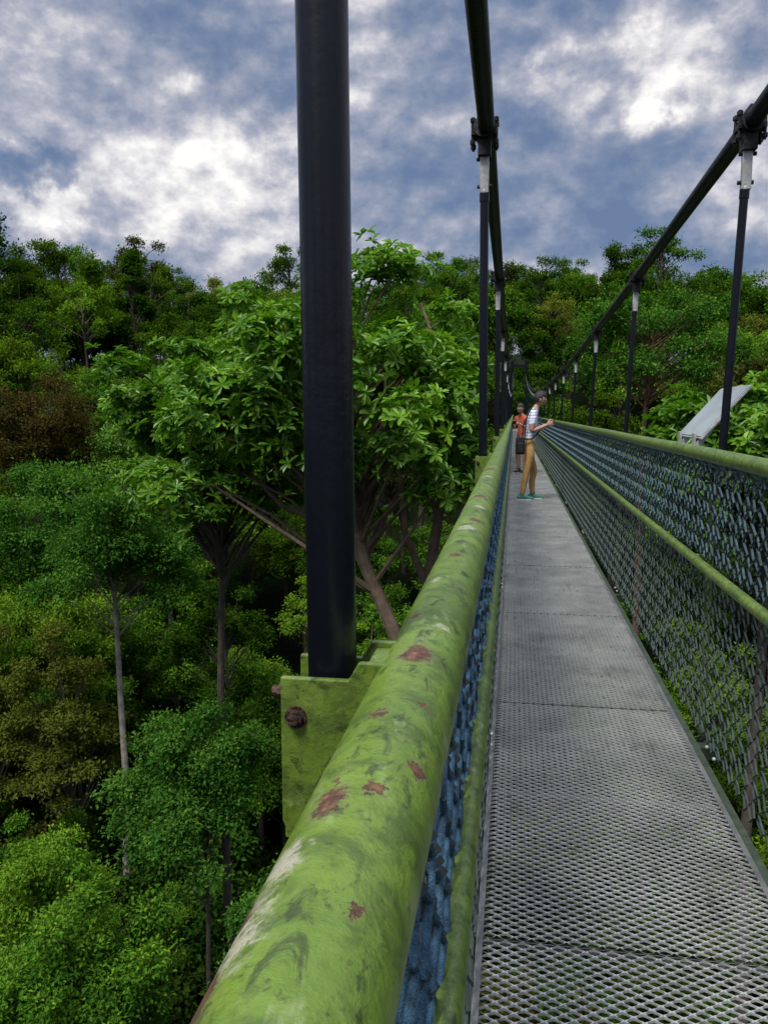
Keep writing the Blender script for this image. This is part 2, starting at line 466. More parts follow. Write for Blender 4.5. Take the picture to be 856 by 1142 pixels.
placed = []
def ok(x, y, d):
    for (a, b_, c_) in placed:
        if (a - x) ** 2 + (b_ - y) ** 2 < (min(d, c_)) ** 2: return False
    return True
cnt = 0
for it in range(16000):
    r_ = 17 + 128 * random.random() ** .8
    az = math.radians(random.uniform(-56, 44))
    x, y = r_ * math.sin(az), r_ * math.cos(az)
    small = r_ < 54 and random.random() < .45
    spacing = 3.4 if small else (4.4 if r_ < 60 else 5.2)
    if not ok(x, y, spacing): continue
    if abs(x - .35) < 4.6 and y < 72: continue
    if x < 0 and r_ < 26 and not small: continue
    if x > 0 and r_ < 26: continue
    if -13 < x < 0 and 10 < y < 31: continue
    if -20.5 < x < -9 and 16 < y < 30: continue
    if 2 < x < 10 and 12 < y < 26: continue
    placed.append((x, y, spacing))
    if small:
        put(protoN[4], x, y, random.uniform(.8, 1.4))
    elif r_ < 56:
        s = random.uniform(.85, 1.2)
        if r_ < 32: s *= .85
        put(random.choice([protoN[i] for i in (0, 1, 2, 3, 5)]), x, y, s)
    else:
        put(random.choice(protoF), x, y, random.uniform(.74, 1.18))
    cnt += 1
    if cnt > 780: break
for (px, py, s) in [(-39.5, 80, 1.06), (-47, 84, .8), (-13, 86, 1.02), (-11, 88, .98), (8, 92, .8), (-28, 90, .9)]:
    put(protoE if px < -35 else random.choice(protoF), px, py, s * (1.0 if px < -35 else 1.12))
for (px, py, s) in [(-21, 62, 1.0), (-6, 66, 1.05), (12, 55, .9), (19, 60, .9)]:
    put(protoN[2], px, py, s)
for (px, py, s, q_) in [(-12.8, 20, .85, 0), (-15.0, 23.5, .8, 1), (-11.2, 34, .95, 0), (-6.5, 34, 1.0, 2), (-19.5, 33.5, .9, 1), (-5.4, 25, .8, 4), (-12.6, 28, .75, 4), (-8.0, 19.5, .8, 4), (-18.6, 28, .9, 4), (-22, 31, .9, 3), (-2.5, 30, .9, 4), (-14.2, 36.5, 1.0, 5)]:
    put(protoN[q_], px, py, s)
under = empty('forest_undergrowth')
for i in range(300):
    r_ = random.uniform(22, 52); az = math.radians(random.uniform(-58, 46))
    x, y = r_ * math.sin(az), r_ * math.cos(az)
    put(random.choice(protoB), x, y, random.uniform(.8, 1.8), under, name='undergrowth_bush')
print('trees', cnt)

def corridor(off):
    def f(P):
        x = P[:, 0] + off[0]; y = P[:, 1] + off[1]; z = P[:, 2] + off[2]
        return (x > -.75) & (x < 1.6) & (z < 4.2) & (z > -2)
    return f
def hero(name, x, y, top, cr, ch, npf, lpp, leaf, mats, seed, tr=.2, rosette=False, wtrunk=None, wextra=(), **kw):
    g = float(ground(x, y)) - .3
    loc = lambda p: (p[0] - x, p[1] - y, p[2] - g)
    me = tree_mesh(name, seed, top - g, cr, ch, npf, lpp, leaf, mats, tr, rosette=rosette, cut=corridor((x, y, g)),
                   trunk_pts=[loc((p[0], p[1], g if p[2] is None else p[2])) for p in wtrunk] if wtrunk else None,
                   extra=[([loc(p) for p in pts], rad) for pts, rad in wextra], **kw)
    ob = bpy.data.objects.new(name, me); ob.location = (x, y, g); link(ob)
    return ob
M_bark_fork = simple('brown_grey_bark', (.14, .10, .068), .9, 0, .5, 3, .8, 12)
HT = [(-1.7, 20, None), (-1.9, 20, -14), (-1.8, 20, -8.5), (-2.35, 19.8, -5.6), (-2.95, 19.6, -3.9), (-3.65, 19.6, -2.3), (-3.9, 19.8, -1.2), (-4.1, 20.2, .0), (-4.6, 21, 1.1)]
HB = [([(-1.8, 20, -8.8), (-2.0, 20.2, -5.0), (-2.1, 20.3, -2.9), (-1.85, 20.4, -1.2), (-1.55, 20.5, .2), (-1.3, 20.6, 1.2), (-1.9, 20.8, 2.8), (-2.4, 21, 4.2)], [.20, .17, .15, .13, .11, .09, .06, .03]),
      ([(-2.1, 20.3, -3.1), (-2.7, 20.2, -1.6), (-2.8, 20.2, -.3), (-3.3, 20.3, 1.0), (-3.2, 20.4, 2.4)], [.11, .095, .08, .06, .03]),
      ([(-1.85, 20.4, -1.2), (-2.5, 20.5, .0), (-3.4, 20.5, .5), (-4.2, 20.4, 1.1)], [.08, .07, .055, .03]),
      ([(-3.65, 19.6, -2.3), (-4.8, 19.8, -1.3), (-5.9, 20.2, -1.0), (-7.0, 20.6, -.1)], [.10, .085, .07, .03])]
hero('large_leaf_tree', -4.6, 21, 5.4, 5.2, 9.0, 112, 60, .27, [L_big, M_bark_fork], 41, .26, True, HT, HB, puff=(.15, .25), limb=.26)
hero('large_leaf_tree', -9.7, 26, 5.4, 4.4, 11, 94, 56, .28, [L_big, M_bark_mid], 42, .20, True, puff=(.16, .27))
hero('large_leaf_tree', 5.6, 17.5, 2.6, 3.1, 5, 50, 54, .26, [L_big, M_bark_mid], 43, .2, True, puff=(.18, .3))
hero('large_leaf_tree', 8.8, 23, 3.4, 3.6, 6, 54, 54, .28, [L_big, M_bark_mid], 44, .2, True, puff=(.18, .3))
hero('pale_trunk_tree', -15.8, 30, 0.0, 3.4, 8.4, 64, 640, .15, [L_pale, M_bark_pale], 45, .20, limb=.16)
hero('valley_tree', -9.6, 24, -6.6, 2.7, 10, 66, 660, .135, [L_pale, M_bark_mid], 46, .12)
hero('valley_tree', -6.0, 19, -10.5, 1.9, 6, 40, 560, .12, [L_pale, M_bark_mid], 52, .08)
hero('olive_brown_tree', -26.5, 44, 3.6, 3.6, 8.5, 50, 560, .18, [L_red, M_bark_mid], 47, .2)
hero('feathery_tree', 6.6, 44, 8.0, 4.6, 6, 54, 520, .19, [L_pale, M_bark_red], 49, .24, shape='flat', limb=.25)
hero('yellow_green_tree', -21, 46, 2.9, 4.2, 9, 60, 560, .18, [L_big, M_bark_mid], 50, .2)
hero('yellow_green_tree', -24, 38, -1.3, 3.6, 9, 56, 560, .17, [L_pale, M_bark_mid], 51, .2)

# ------------------------------------------------------------------ bridge
YS, YE = -1.6, 74.0
SP = 3.12; Y0 = 0.60
RX, RZ = .84, 1.235      # right rail
LX, LZ = -.070, 1.210    # left rail
def cab(y): return 1.42 + .76 + .00105 * (y - 24) ** 2
hang = []
y = Y0 - SP
while y < YE - 1:
    hang.append(y); y += SP

bridge = empty('suspension_footbridge')
pxw, pyw = .0465, .0315
nx, ny = 18, 58
a, bb = pxw / 2, pyw / 2
ang = [(1, 0), (.5, .5), (0, 1), (-.5, .5), (-1, 0), (-.5, -.5), (0, -1), (.5, -.5)]
inn = [(.80, 0), (.47, .37), (0, .66), (-.47, .37), (-.80, 0), (-.47, -.37), (0, -.66), (.47, -.37)]
cells = [((i + .5) * pxw, (j + .5) * pyw) for i in range(nx) for j in range(ny)] + [((i + 1) * pxw, (j + 1) * pyw) for i in range(nx - 1) for j in range(ny - 1)]
cells = np.array(cells)
tmpl = [(u * a, v * bb, 0) for u, v in ang] + [(u * a, v * bb, .0022 * (1 if v > .1 else (-1 if v < -.1 else 0))) for u, v in inn] + [(u * a, v * bb, -.005) for u, v in inn]
tmpl = np.array(tmpl)
q = []
for k in range(8):
    k2 = (k + 1) % 8
    q.append((k, k2, 8 + k2, 8 + k)); q.append((8 + k, 8 + k2, 16 + k2, 16 + k))
q = np.array(q)
V = (tmpl[None] + np.c_[cells, np.zeros(len(cells))][:, None]).reshape(-1, 3)
Q = (q[None] + (np.arange(len(cells)) * 24)[:, None, None]).reshape(-1, 4)
panel = np_mesh('deck_panel', V, Q, [M_deck])
W_ = nx * pxw; Lp = ny * pyw
mb = MB()
mb.box((W_ / 2, .001, -.009), (W_, .010, .010)); mb.box((W_ / 2, Lp - .001, -.009), (W_, .010, .010))
mb.box((.0, Lp / 2, -.006), (.018, Lp, .016)); mb.box((W_, Lp / 2, -.006), (.018, Lp, .016))
mb.box((W_ * .5, Lp * .5, -.045), (W_, .03, .05))
frame = mb.mesh('deck_panel_frame', [M_frame])
pitch = Lp + .001
y = YS
DX0 = -.065
while y < YE:
    o = bpy.data.objects.new('deck_panel', panel); o.location = (DX0, y, random.uniform(-.001, .001)); link(o, bridge)
    o = bpy.data.objects.new('deck_frame', frame); o.location = (DX0, y, -.001); link(o, bridge)
    y += pitch
mb = MB()
for xx in (DX0 - .03, DX0 + W_ + .03):
    mb.box((xx, (YS + YE) / 2, -.05), (.03, YE - YS, .08))
for yy in hang:
    mb.box((.345, yy, -.12), (1.2, .06, .06))
mb.obj('deck_beams', [M_beam], bridge, bevel=.003)

mbc = MB(); mbp = MB(); mbk = MB(); mbg = MB()
ys = [-6 + i * 1.0 for i in range(88)]
mbc.tube([(-.141, yy, cab(yy) + .03) for yy in ys], .036, 14)
mbc.tube([(.945, yy, cab(yy)) for yy in ys], .036, 14)
def hanger(xb, xt, yy, zb, zt, pr=.0175):
    top = Vector((xt, yy, zt)); bot = Vector((xb, yy, zb)); d = (top - bot).normalized()
    pe = top - d * .27
    near = yy < 8
    mbp.tube([bot, pe], pr, 32 if near else 8)
    mbp.tube([pe - d * .03, pe + d * .005], pr + .003, 16 if near else 8)
    mbg.box(top - d * .18, (.040, .028, .17)); mbg.tube([top - d * .27, top - d * .25], .016, 12)
    sl = 2 * .00105 * (yy - 24)
    t = Vector((0, 1, sl)).normalized()
    mbk.tube([top - t * .055, top + t * .055], .047, 16)
    mbk.box(top - d * .075, (.055, .075, .07))
    mbk.box(top + Vector((0, 0, .045)), (.03, .10, .035))
    for sx in (-1, 1):
        for sy in (-1, 1):
            mbk.tube([top + Vector((sx * .050, sy * .032, -.075)), top + Vector((sx * .050, sy * .032, .045))], .007, 8)
            mbk.tube([top + Vector((sx * .050, sy * .032, -.066)), top + Vector((sx * .050, sy * .032, -.050))], .013, 6)
            mbk.tube([top + Vector((sx * .050, sy * .032, .025)), top + Vector((sx * .050, sy * .032, .040))], .013, 6)
        mbk.box(top + Vector((sx * .045, 0, -.018)), (.022, .09, .022))
    mbk.tube([top - d * .12 + Vector((-.035, 0, 0)), top - d * .12 + Vector((.035, 0, 0))], .009, 8)
    mbk.tube([top - d * .235 + Vector((-.032, 0, 0)), top - d * .235 + Vector((.032, 0, 0))], .009, 8)
for yy in hang:
    hanger(-.136, -.150, yy, 1.12, cab(yy) + .03, .0190)
    hanger(.897, .945, yy, 1.12, cab(yy))
mbc.obj('main_cables', [M_cable], bridge, smooth=True)
mbp.obj('hanger_rods', [M_pole], bridge, smooth=True)
mbk.obj('cable_clamps', [M_clamp], bridge, smooth=True)
mbg.obj('hanger_forks', [M_galv], bridge, smooth=True, bevel=.003)
mb = MB()
for xx in (-.25, 1.05):
    mb.tube([(xx, YE + 1, -9), (xx, YE + 1, 6.0)], .14, 14)
mb.box((.4, YE + 1, 5.6), (1.5, .2, .25)); mb.box((.4, YE + 1, 2.9), (1.5, .14, .16))
mb.obj('end_tower', [M_pole], bridge)

def railing(name, X, Z, side, netx, midx, midz, ropeU, ropeL, ru):
    e = empty(name)
    mb = MB()
    pts = []; yy = YS
    while yy <= YE:
        pts.append((X + .0012 * math.sin(yy * 2.1), yy, Z + .0015 * math.sin(yy * 1.7 + 1))); yy += .25
    mb.tube(pts, .0325, 56)
    mb.obj('handrail', [M_rail if side < 0 else M_green], e, smooth=True)
    mb = MB()
    mb.tube([(midx, p[1], midz) for p in pts[::2]], .0215, 24)
    mb.obj('mid_rail', [M_green], e, smooth=True)
    mb = MB(); mr = MB()
    for yy in hang:
        px_ = X + side * .042
        mb.tube([(px_, yy + .05, Z - .06), (px_, yy + .05, -.05)], .017, 16)
        mb.box(((px_ + midx) / 2, yy + .05, midz), (abs(px_ - midx), .03, .02))
        s = side
        o_ = .100; dz_ = -.014
        for dy in (-.032, .026):
            poly = [(X + s * o_, yy + dy, Z + .026 + dz_), (X + s * o_, yy + dy, Z - .088 + dz_), (X + s * (o_ - .010), yy + dy, Z - .112 + dz_), (X + s * .030, yy + dy, Z - .112 + dz_), (X + s * .020, yy + dy, Z - .02), (X + s * .020, yy + dy, Z + .026), (X + s * .040, yy + dy, Z + .026), (X + s * .048, yy + dy, Z + .026 + dz_)]
            mb.prism(poly, (0, .006, 0))
        mb.box((X + s * (o_ - .0025), yy, Z - .066 + dz_), (.005, .050, .08))
        mb.box((X + s * .028, yy, Z + .004), (.016, .050, .035))
        zz = Z - .004 + dz_; bx = X + s * (o_ - .012)
        mr.tube([(bx, yy - .041, zz), (bx, yy + .041, zz)], .0038, 10)
        mr.tube([(bx, yy - .039, zz), (bx, yy - .0335, zz)], .0062, 6)
        mr.tube([(bx, yy - .0335, zz), (bx, yy - .0322, zz)], .0085, 16)
        mr.tube([(X + s * (o_ - .002), yy - .012, Z + .008 + dz_), (X + s * (o_ + .012), yy - .012, Z + .008 + dz_)], .0040, 10)
        mr.tube([(X + s * (o_ + .001), yy - .012, Z + .008 + dz_), (X + s * (o_ + .007), yy - .012, Z + .008 + dz_)], .0068, 6)
    mb.obj('posts_and_brackets', [M_green], e, bevel=.0012)
    mr.obj('bolts', [M_rust], e)
    hp, vp = .095, .078
    nH = int(round(SP / hp)); hp = SP / nH
    def net(z0, z1, rad, nseg, sh, xo):
        rows = int((z1 - z0) / (vp / 2)); dz = (z1 - z0) / rows
        m_ = MB()
        for dirn in (1, -1):
            for k in range(nH):
                pts = []
                for r_ in range(rows + 1):
                    o = (r_ % 2) * hp / 2 * dirn
                    pts.append((xo + .003 * dirn + .004 * math.sin(r_ * 1.3 + k * 2.1), k * hp + o + sh + .005 * math.sin(k * 3.3 + r_ * 1.9), z0 + r_ * dz + .003 * math.sin(k * 1.7)))
                m_.tube(pts, rad, nseg, 0, cap=False)
        return m_, rows, dz
    mu, rows, dz = net(midz + .01, Z - .025, ru, 6, 0, 0)
    ml, _, _ = net(.02, midz - .01, .0038, 6, .01, 0)
    wu, _, _ = net(midz + .01, Z - .025, .0022, 5, hp * .5, .007 * side)
    kn = MB()
    for k in range(nH):
        for r_ in range(1, rows):
            o = (r_ % 2) * hp / 2
            yk = k * hp + o; zk = midz + .01 + r_ * dz
            kn.tube([(-.006, yk - .007, zk - .004), (.006, yk + .007, zk + .004)], .0060, 5)
    mods = [('rope_net', mu.mesh('rope_net_upper', [ropeU], True)), ('lower_rope_net', ml.mesh('rope_net_lower', [ropeL], True)),
            ('net_knots', kn.mesh('net_knots', [M_wire])), ('wire_net', wu.mesh('wire_net_upper', [M_wire], True))]
    for yy in hang:
        if yy > 60: break
        for nm, me in mods:
            if yy > 25 and nm in ('net_knots',): continue
            o = bpy.data.objects.new(nm, me); o.location = (netx, yy, 0); link(o, e)
    mb = MB()
    L = []
    yy = -1.4
    while yy < 14:
        L.append((netx + .006 * math.sin(yy * 40), yy, Z - .036 + .006 * math.cos(yy * 40))); yy += .025
    mb.tube(L, .006, 7)
    mb.obj('lacing_rope', [ropeU], e, smooth=True)
    mb = MB()
    for yy in hang:
        for dd in (-.1, .02):
            mb.ball((netx - side * .012, yy + dd - .35, .035), (.008, .008, .008))
    mb.obj('edge_bolts', [M_galv], e)
    return e
railing('bridge_railing', LX, LZ, -1, -.080, -.066, .72, M_rope_l, M_rope2, .0050)
railing('bridge_railing', RX, RZ, 1, .832, .800, .775, M_rope, M_rope2, .0042)

# ------------------------------------------------------------------ information board
e = empty('information_sign_board')
m, t, b = newmat('sign_face'); M_sign = m
P = t.new('ShaderNodeTexCoord').outputs['Generated']
sp = t.new('ShaderNodeSeparateXYZ'); t.ln(P, sp.inputs[0])
lines = t.math('GREATER_THAN', t.math('FRACT', t.math('MULTIPLY', sp.outputs[0], 24)), .6)
words = t.math('GREATER_THAN', t.noise(t.vmath('MULTIPLY', P, (15, 60, 1)), 1.0, 2), .5)
msk = t.math('MULTIPLY', lines, words)
msk = t.math('MULTIPLY', msk, t.math('GREATER_THAN', sp.outputs[1], .45))
c = t.mix(t.math('MULTIPLY', msk, .25), t.ramp(t.noise(P, 3, 5), [(.3, (.28, .32, .33)), (.7, (.38, .42, .42))]), (.12, .16, .16))
t.ln(c, b.inputs['Base Color']); b.inputs['Roughness'].default_value = .35
p0 = Vector((.895, 4.35, 1.300)); p1 = Vector((1.10, 4.35, 1.54))
d = (p1 - p0); ln_ = d.length; ang_ = math.atan2(d.z, d.x)
R = Matrix.Rotation(-ang_, 3, 'Y')
mb = MB(); mb.box((0, 0, 0), (ln_, .52, .004))
o = mb.obj('panel_face', [M_sign], e, bevel=.001); o.location = (p0 + p1) / 2 + R @ Vector((0, 0, .0085)); o.rotation_euler = R.to_euler()
mb = MB(); mb.box((0, 0, 0), (ln_ + .02, .54, .012))
o = mb.obj('panel_back', [M_galv], e, bevel=.002); o.location = (p0 + p1) / 2; o.rotation_euler = R.to_euler()
mb = MB()
for yy in (4.16, 4.50):
    mb.box((.872, yy, 1.27), (.012, .05, .10)); mb.prism([(.875, yy - .02, 1.22), (.875, yy - .02, 1.27), (1.04, yy - .02, 1.462), (1.06, yy - .02, 1.478)], (0, .006, 0))
mb.obj('support_brackets', [M_galv], e, bevel=.001)

# ------------------------------------------------------------------ people
M_skin = simple('skin', (.42, .24, .16), .55, 0, .08, 20)
M_hair = simple('black_hair', (.010, .009, .009), .55, 0, .3, 60, .6, 200)
M_eyew = simple('eye_white', (.7, .7, .68), .3, 0, .02)
M_dark = simple('black_plastic', (.012, .012, .014), .35, 0, .2)
M_lip = simple('lips', (.30, .10, .08), .5, 0, .05)
M_pants = simple('khaki_trousers', (.42, .25, .080), .85, 0, .25, 9, .8, 16)
M_bag = simple('black_bag_fabric', (.012, .012, .015), .8, 0, .3, 30, .4)
M_shoe = simple('green_trainers', (.03, .16, .11), .6, 0, .4, 14)
M_sole = simple('white_soles', (.6, .6, .58), .6, 0, .1)
M_orange = simple('orange_shirt', (.42, .085, .04), .8, 0, .45, 11, .4, 20)
M_light = simple('light_shorts', (.32, .30, .26), .85, 0, .15, 9, .4, 18)
m, t, b = newmat('striped_shirt'); M_stripe = m
P = t.new('ShaderNodeTexCoord').outputs['Object']
sp = t.new('ShaderNodeSeparateXYZ'); t.ln(P, sp.inputs[0])
w = t.math('FRACT', t.math('MULTIPLY', t.math('ADD', sp.outputs[2], t.math('MULTIPLY', t.noise(P, 5), .02)), 22))
c = t.mix(t.math('GREATER_THAN', w, .74), (.70, .72, .80), (.22, .26, .46))
t.ln(c, b.inputs['Base Color']); b.inputs['Roughness'].default_value = .85
bp = t.new('ShaderNodeBump'); bp.inputs['Strength'].default_value = .8; bp.inputs['Distance'].default_value = .03
t.ln(t.noise(P, 14, 3), bp.inputs['Height']); t.ln(bp.outputs[0], b.inputs['Normal'])

def skin_body(name, joints, bones, root, mats, parent):
    names = list(joints); idx = {k: i for i, k in enumerate(names)}
    me = bpy.data.meshes.new(name + '_sk')
    me.from_pydata([joints[k][0] for k in names], [(idx[a_], idx[b_]) for a_, b_, _ in bones], [])
    ob = bpy.data.objects.new(name + '_sk', me); scene.collection.objects.link(ob)
    sk = ob.modifiers.new('skin', 'SKIN')
    if not me.skin_vertices:
        bpy.context.view_layer.objects.active = ob; ob.select_set(True)
        bpy.ops.object.modifier_remove(modifier='skin'); bpy.ops.object.modifier_add(type='SKIN'); sk = ob.modifiers[0]
    for i, k in enumerate(names):
        rr = joints[k][1]
        sv = me.skin_vertices[0].data[i]
        sv.radius = rr if hasattr(rr, '__len__') else (rr, rr)
        sv.use_root = (k == root)
    sk.use_smooth_shade = True; sk.branch_smoothing = .6
    sd = ob.modifiers.new('sub', 'SUBSURF'); sd.levels = 2; sd.render_levels = 2
    dg = bpy.context.evaluated_depsgraph_get(); dg.update()
    m2 = bpy.data.meshes.new_from_object(ob.evaluated_get(dg))
    bpy.data.objects.remove(ob)
    m2.materials.clear()
    for m_ in mats: m2.materials.append(m_)
    segs = []
    for a_, b_, mt in bones:
        segs.append((Vector(joints[a_][0]), Vector(joints[b_][0]), mt, np.mean(joints[a_][1]), np.mean(joints[b_][1])))
    for p in m2.polygons:
        c = p.center; best = 1e9; bm_ = 0
        for a_, b_, mt, ra, rb in segs:
            ab = b_ - a_; f = max(0, min(1, (c - a_).dot(ab) / ab.length_squared))
            dd = (c - a_ - ab * f).length - (ra * (1 - f) + rb * f)
            if dd < best: best = dd; bm_ = mt
        p.material_index = bm_; p.use_smooth = True
    o = bpy.data.objects.new(name, m2); link(o, parent); return o

def make_head(parent, c, pitch, yaw, hair_mat, cap=None):
    R = Matrix.Rotation(yaw, 3, 'Z') @ Matrix.Rotation(pitch, 3, 'Y')
    c = Vector(c)
    bm = bmesh.new(); bmesh.ops.create_icosphere(bm, subdivisions=4, radius=1)
    for v in bm.verts:
        u = v.co.copy()
        x, y, z = u.x * .098, u.y * .076, u.z * .120
        if u.z < 0:
            k = 1 + .28 * u.z; y *= k; x *= (1 + .12 * u.z)
            if u.x < 0: x *= 1 + .35 * u.z
        g = lambda dy, dz, s: math.exp(-((u.y - dy) ** 2 + (u.z - dz) ** 2) / s) if u.x > 0 else 0
        x += .020 * g(0, -.22, .012) + .010 * g(0, -.05, .01)
        x -= .008 * g(.33, .05, .02) + .008 * g(-.33, .05, .02)
        x += .006 * g(0, .25, .10) + .006 * g(0, -.52, .02) + .010 * g(0, -.85, .04)
        v.co = R @ Vector((x, y, z)) + c
    me = bpy.data.meshes.new('head'); bm.to_mesh(me); bm.free(); me.materials.append(M_skin)
    for p in me.polygons: p.use_smooth = True
    link(bpy.data.objects.new('head', me), parent)
    mb = MB()
    for s in (-1, 1):
        mb.ball(c + R @ Vector((.086, .027 * s, .006)), (.010, .014, .008), 1, rot=R)
        mb.ball(c + R @ Vector((.0945, .027 * s, .006)), (.004, .006, .006), 2, rot=R)
        mb.tube([c + R @ Vector((.090, .014 * s, .026)), c + R @ Vector((.092, .028 * s, .030)), c + R @ Vector((.082, .044 * s, .026))], [.003, .004, .002], 6, 3)
        mb.ball(c + R @ Vector((-.002, .077 * s, -.005)), (.018, .007, .030), 0, rot=R)
    mb.tube([c + R @ Vector((.089, -.024, -.062)), c + R @ Vector((.098, 0, -.060)), c + R @ Vector((.089, .024, -.062))], [.003, .006, .003], 8, 4)
    mb.obj('face_features', [M_skin, M_eyew, M_dark, M_hair, M_lip], parent, smooth=True)
    bm = bmesh.new(); bmesh.ops.create_icosphere(bm, subdivisions=4, radius=1)
    kill = []
    for v in bm.verts:
        u = v.co
        lim = .38 if u.x > .35 else (.05 if u.x > -.05 else -.55)
        if u.z < lim: kill.append(v)
    bmesh.ops.delete(bm, geom=kill, context='VERTS')
    for v in bm.verts:
        u = v.co.copy(); k = 1 + .03 * math.sin(u.x * 23 + u.z * 11) * math.sin(u.y * 19)
        kk = (1 + .35 * min(u.z, 0)) if u.x < 0 else 1
        v.co = R @ Vector((u.x * .108 * k * kk, u.y * .086 * k * (1 + .2 * min(u.z, 0)), u.z * .132 * k)) + c
    me = bpy.data.meshes.new('hair'); bm.to_mesh(me); bm.free(); me.materials.append(hair_mat)
    for p in me.polygons: p.use_smooth = True
    ho = bpy.data.objects.new('hair', me); link(ho, parent)
    so = ho.modifiers.new('s', 'SOLIDIFY'); so.thickness = .012; so.offset = -1

def hand(mb, wrist, fwd, up, side, curl, s=1.0):
    w = Vector(wrist); f = Vector(fwd).normalized(); u = Vector(up).normalized(); sd = Vector(side).normalized()
    pc = w + f * .045 * s
    rot = Matrix((f, sd, u)).transposed()
    mb.ball(pc, (.052 * s, .040 * s, .018 * s), 0, 14, 10, rot=rot)
    for i, (o, ln) in enumerate(((.028, .070), (.010, .080), (-.009, .074), (-.027, .058))):
        p = w + f * .080 * s + sd * o * s; pts = [p - f * .02]; a = .1
        pts.append(p)
        for k in range(3):
            a += curl; st = ln * s * (.42, .33, .25)[k]
            p = p + (f * math.cos(a) - u * math.sin(a)) * st; pts.append(p)
        mb.tube(pts, [.009 * s, .009 * s, .0085 * s, .0078 * s, .006 * s], 8, 0)
    p = w + f * .025 * s + sd * .03 * s
    mb.tube([p, p + (f * .5 + sd * .7) * .030 * s, p + (f * .9 + sd * .55 - u * .3) * .055 * s, p + (f * 1.2 + sd * .3 - u * .5) * .068 * s], [.013 * s, .011 * s, .009 * s, .007 * s], 8, 0)

def shoes(parent, ankles, mats, yaw=0):
    mb = MB(); R = Matrix.Rotation(yaw, 3, 'Z')
    for a_ in ankles:
        a_ = Vector(a_)
        pts = [(-.075, 0, .045), (-.04, 0, .052), (.03, 0, .05), (.10, 0, .036), (.165, 0, .028), (.195, 0, .024)]
        b0 = Vector((a_.x, a_.y, 0))
        mb.tube([b0 + R @ Vector(p) for p in pts], [.030, .043, .045, .042, .034, .015], 14, 0)
        mb.tube([b0 + Vector((0, 0, .05)), b0 + Vector((0, 0, .115))], [.046, .043], 14, 0)
        vs = []
        for k in range(20):
            an = 2 * math.pi * k / 20; xx = .06 + .145 * math.cos(an); yy = .047 * math.sin(an) * (1 - .15 * math.cos(an))
            vs.append(b0 + R @ Vector((xx, yy, .003)))
        mb.prism(vs, (0, 0, .024), 1)
        for q_ in range(3):
            mb.tube([b0 + R @ Vector((.05 + q_ * .03, -.03, .085 - q_ * .012)), b0 + R @ Vector((.05 + q_ * .03, .03, .085 - q_ * .012))], .005, 6, 1)
    mb.obj('shoes', mats, parent, smooth=True)

man = empty('man_in_striped_shirt', (.24, 13.3, .004)); man.scale = (1.02, 1.02, 1.02)
J = {'pelvis': ((.02, 0, .93), (.115, .115)), 'waist': ((.025, 0, 1.05), (.115, .108)), 'chest': ((.045, 0, 1.21), (.135, .118)), 'uchest': ((.07, 0, 1.35), (.115, .10)),
     'neck': ((.10, 0, 1.45), .056), 'neckt': ((.135, 0, 1.53), .052)}
B = [('pelvis', 'waist', 1), ('waist', 'chest', 1), ('chest', 'uchest', 1), ('uchest', 'neck', 1), ('neck', 'neckt', 0)]
for s, sn in ((-1, 'R'), (1, 'L')):
    J['sh' + sn] = ((.07, .165 * s, 1.385), .062); J['sl' + sn] = ((.045, .20 * s, 1.22), .056); J['el' + sn] = ((.035, .215 * s, 1.10), .042)
    J['fa' + sn] = ((.15, .16 * s, 1.14), .038); J['wr' + sn] = ((.285, .085 * s, 1.20), .026)
    B += [('uchest', 'sh' + sn, 1), ('sh' + sn, 'sl' + sn, 1), ('sl' + sn, 'el' + sn, 0), ('el' + sn, 'fa' + sn, 0), ('fa' + sn, 'wr' + sn, 0)]
    kx = -.02 if s < 0 else .10; ax_ = -.09 if s < 0 else .08
    J['hip' + sn] = ((.015, .085 * s, .86), .092); J['th' + sn] = ((.02, .095 * s, .68), .080); J['kn' + sn] = ((kx, .10 * s, .48), .060); J['cf' + sn] = ((kx - .035, .10 * s, .30), .054); J['an' + sn] = ((ax_, .10 * s, .085), .044)
    B += [('pelvis', 'hip' + sn, 2), ('hip' + sn, 'th' + sn, 2), ('th' + sn, 'kn' + sn, 2), ('kn' + sn, 'cf' + sn, 2), ('cf' + sn, 'an' + sn, 2)]
skin_body('body', J, B, 'pelvis', [M_skin, M_stripe, M_pants], man)
make_head(man, (.165, 0, 1.60), math.radians(14), 0, M_hair)
mb = MB()
hand(mb, (.28, -.087, 1.20), (.9, .25, .25), (-.1, -1, .1), (-.2, 0, 1), .55)
hand(mb, (.28, .087, 1.20), (.9, -.25, .25), (-.1, 1, .1), (-.2, 0, 1), .55)
mb.obj('hands', [M_skin], man, smooth=True)
mb = MB(); mb.box((0, 0, 0), (.012, .15, .078)); mb.box((.008, .05, .02), (.006, .02, .02))
o = mb.obj('phone', [M_dark], man, bevel=.003); o.location = (.385, 0, 1.245); o.rotation_euler = (0, .15, 0)
shoes(man, [(-.09, -.10, 0), (.08, .10, 0)], [M_shoe, M_sole])
mb = MB(); mb.box((0, 0, 0), (.14, .10, .27)); mb.box((0, -.055, -.03), (.10, .03, .16))
o = mb.obj('shoulder_bag', [M_bag], man, bevel=.02); o.location = (-.13, -.17, .87)
mb = MB()
mb.tube([(-.06, -.17, .97), (-.06, -.13, 1.12), (-.045, -.04, 1.28), (0, .06, 1.42), (.06, .10, 1.47), (.14, .08, 1.42), (.185, 0, 1.28), (.165, -.10, 1.10), (.05, -.165, .98), (-.06, -.18, .97)], .012, 6)
mb.tube([(-.10, -.17, .98), (-.09, -.19, 1.2), (.02, -.19, 1.44), (.10, -.15, 1.44)], .010, 6)
mb.obj('bag_strap', [M_bag], man, smooth=True)

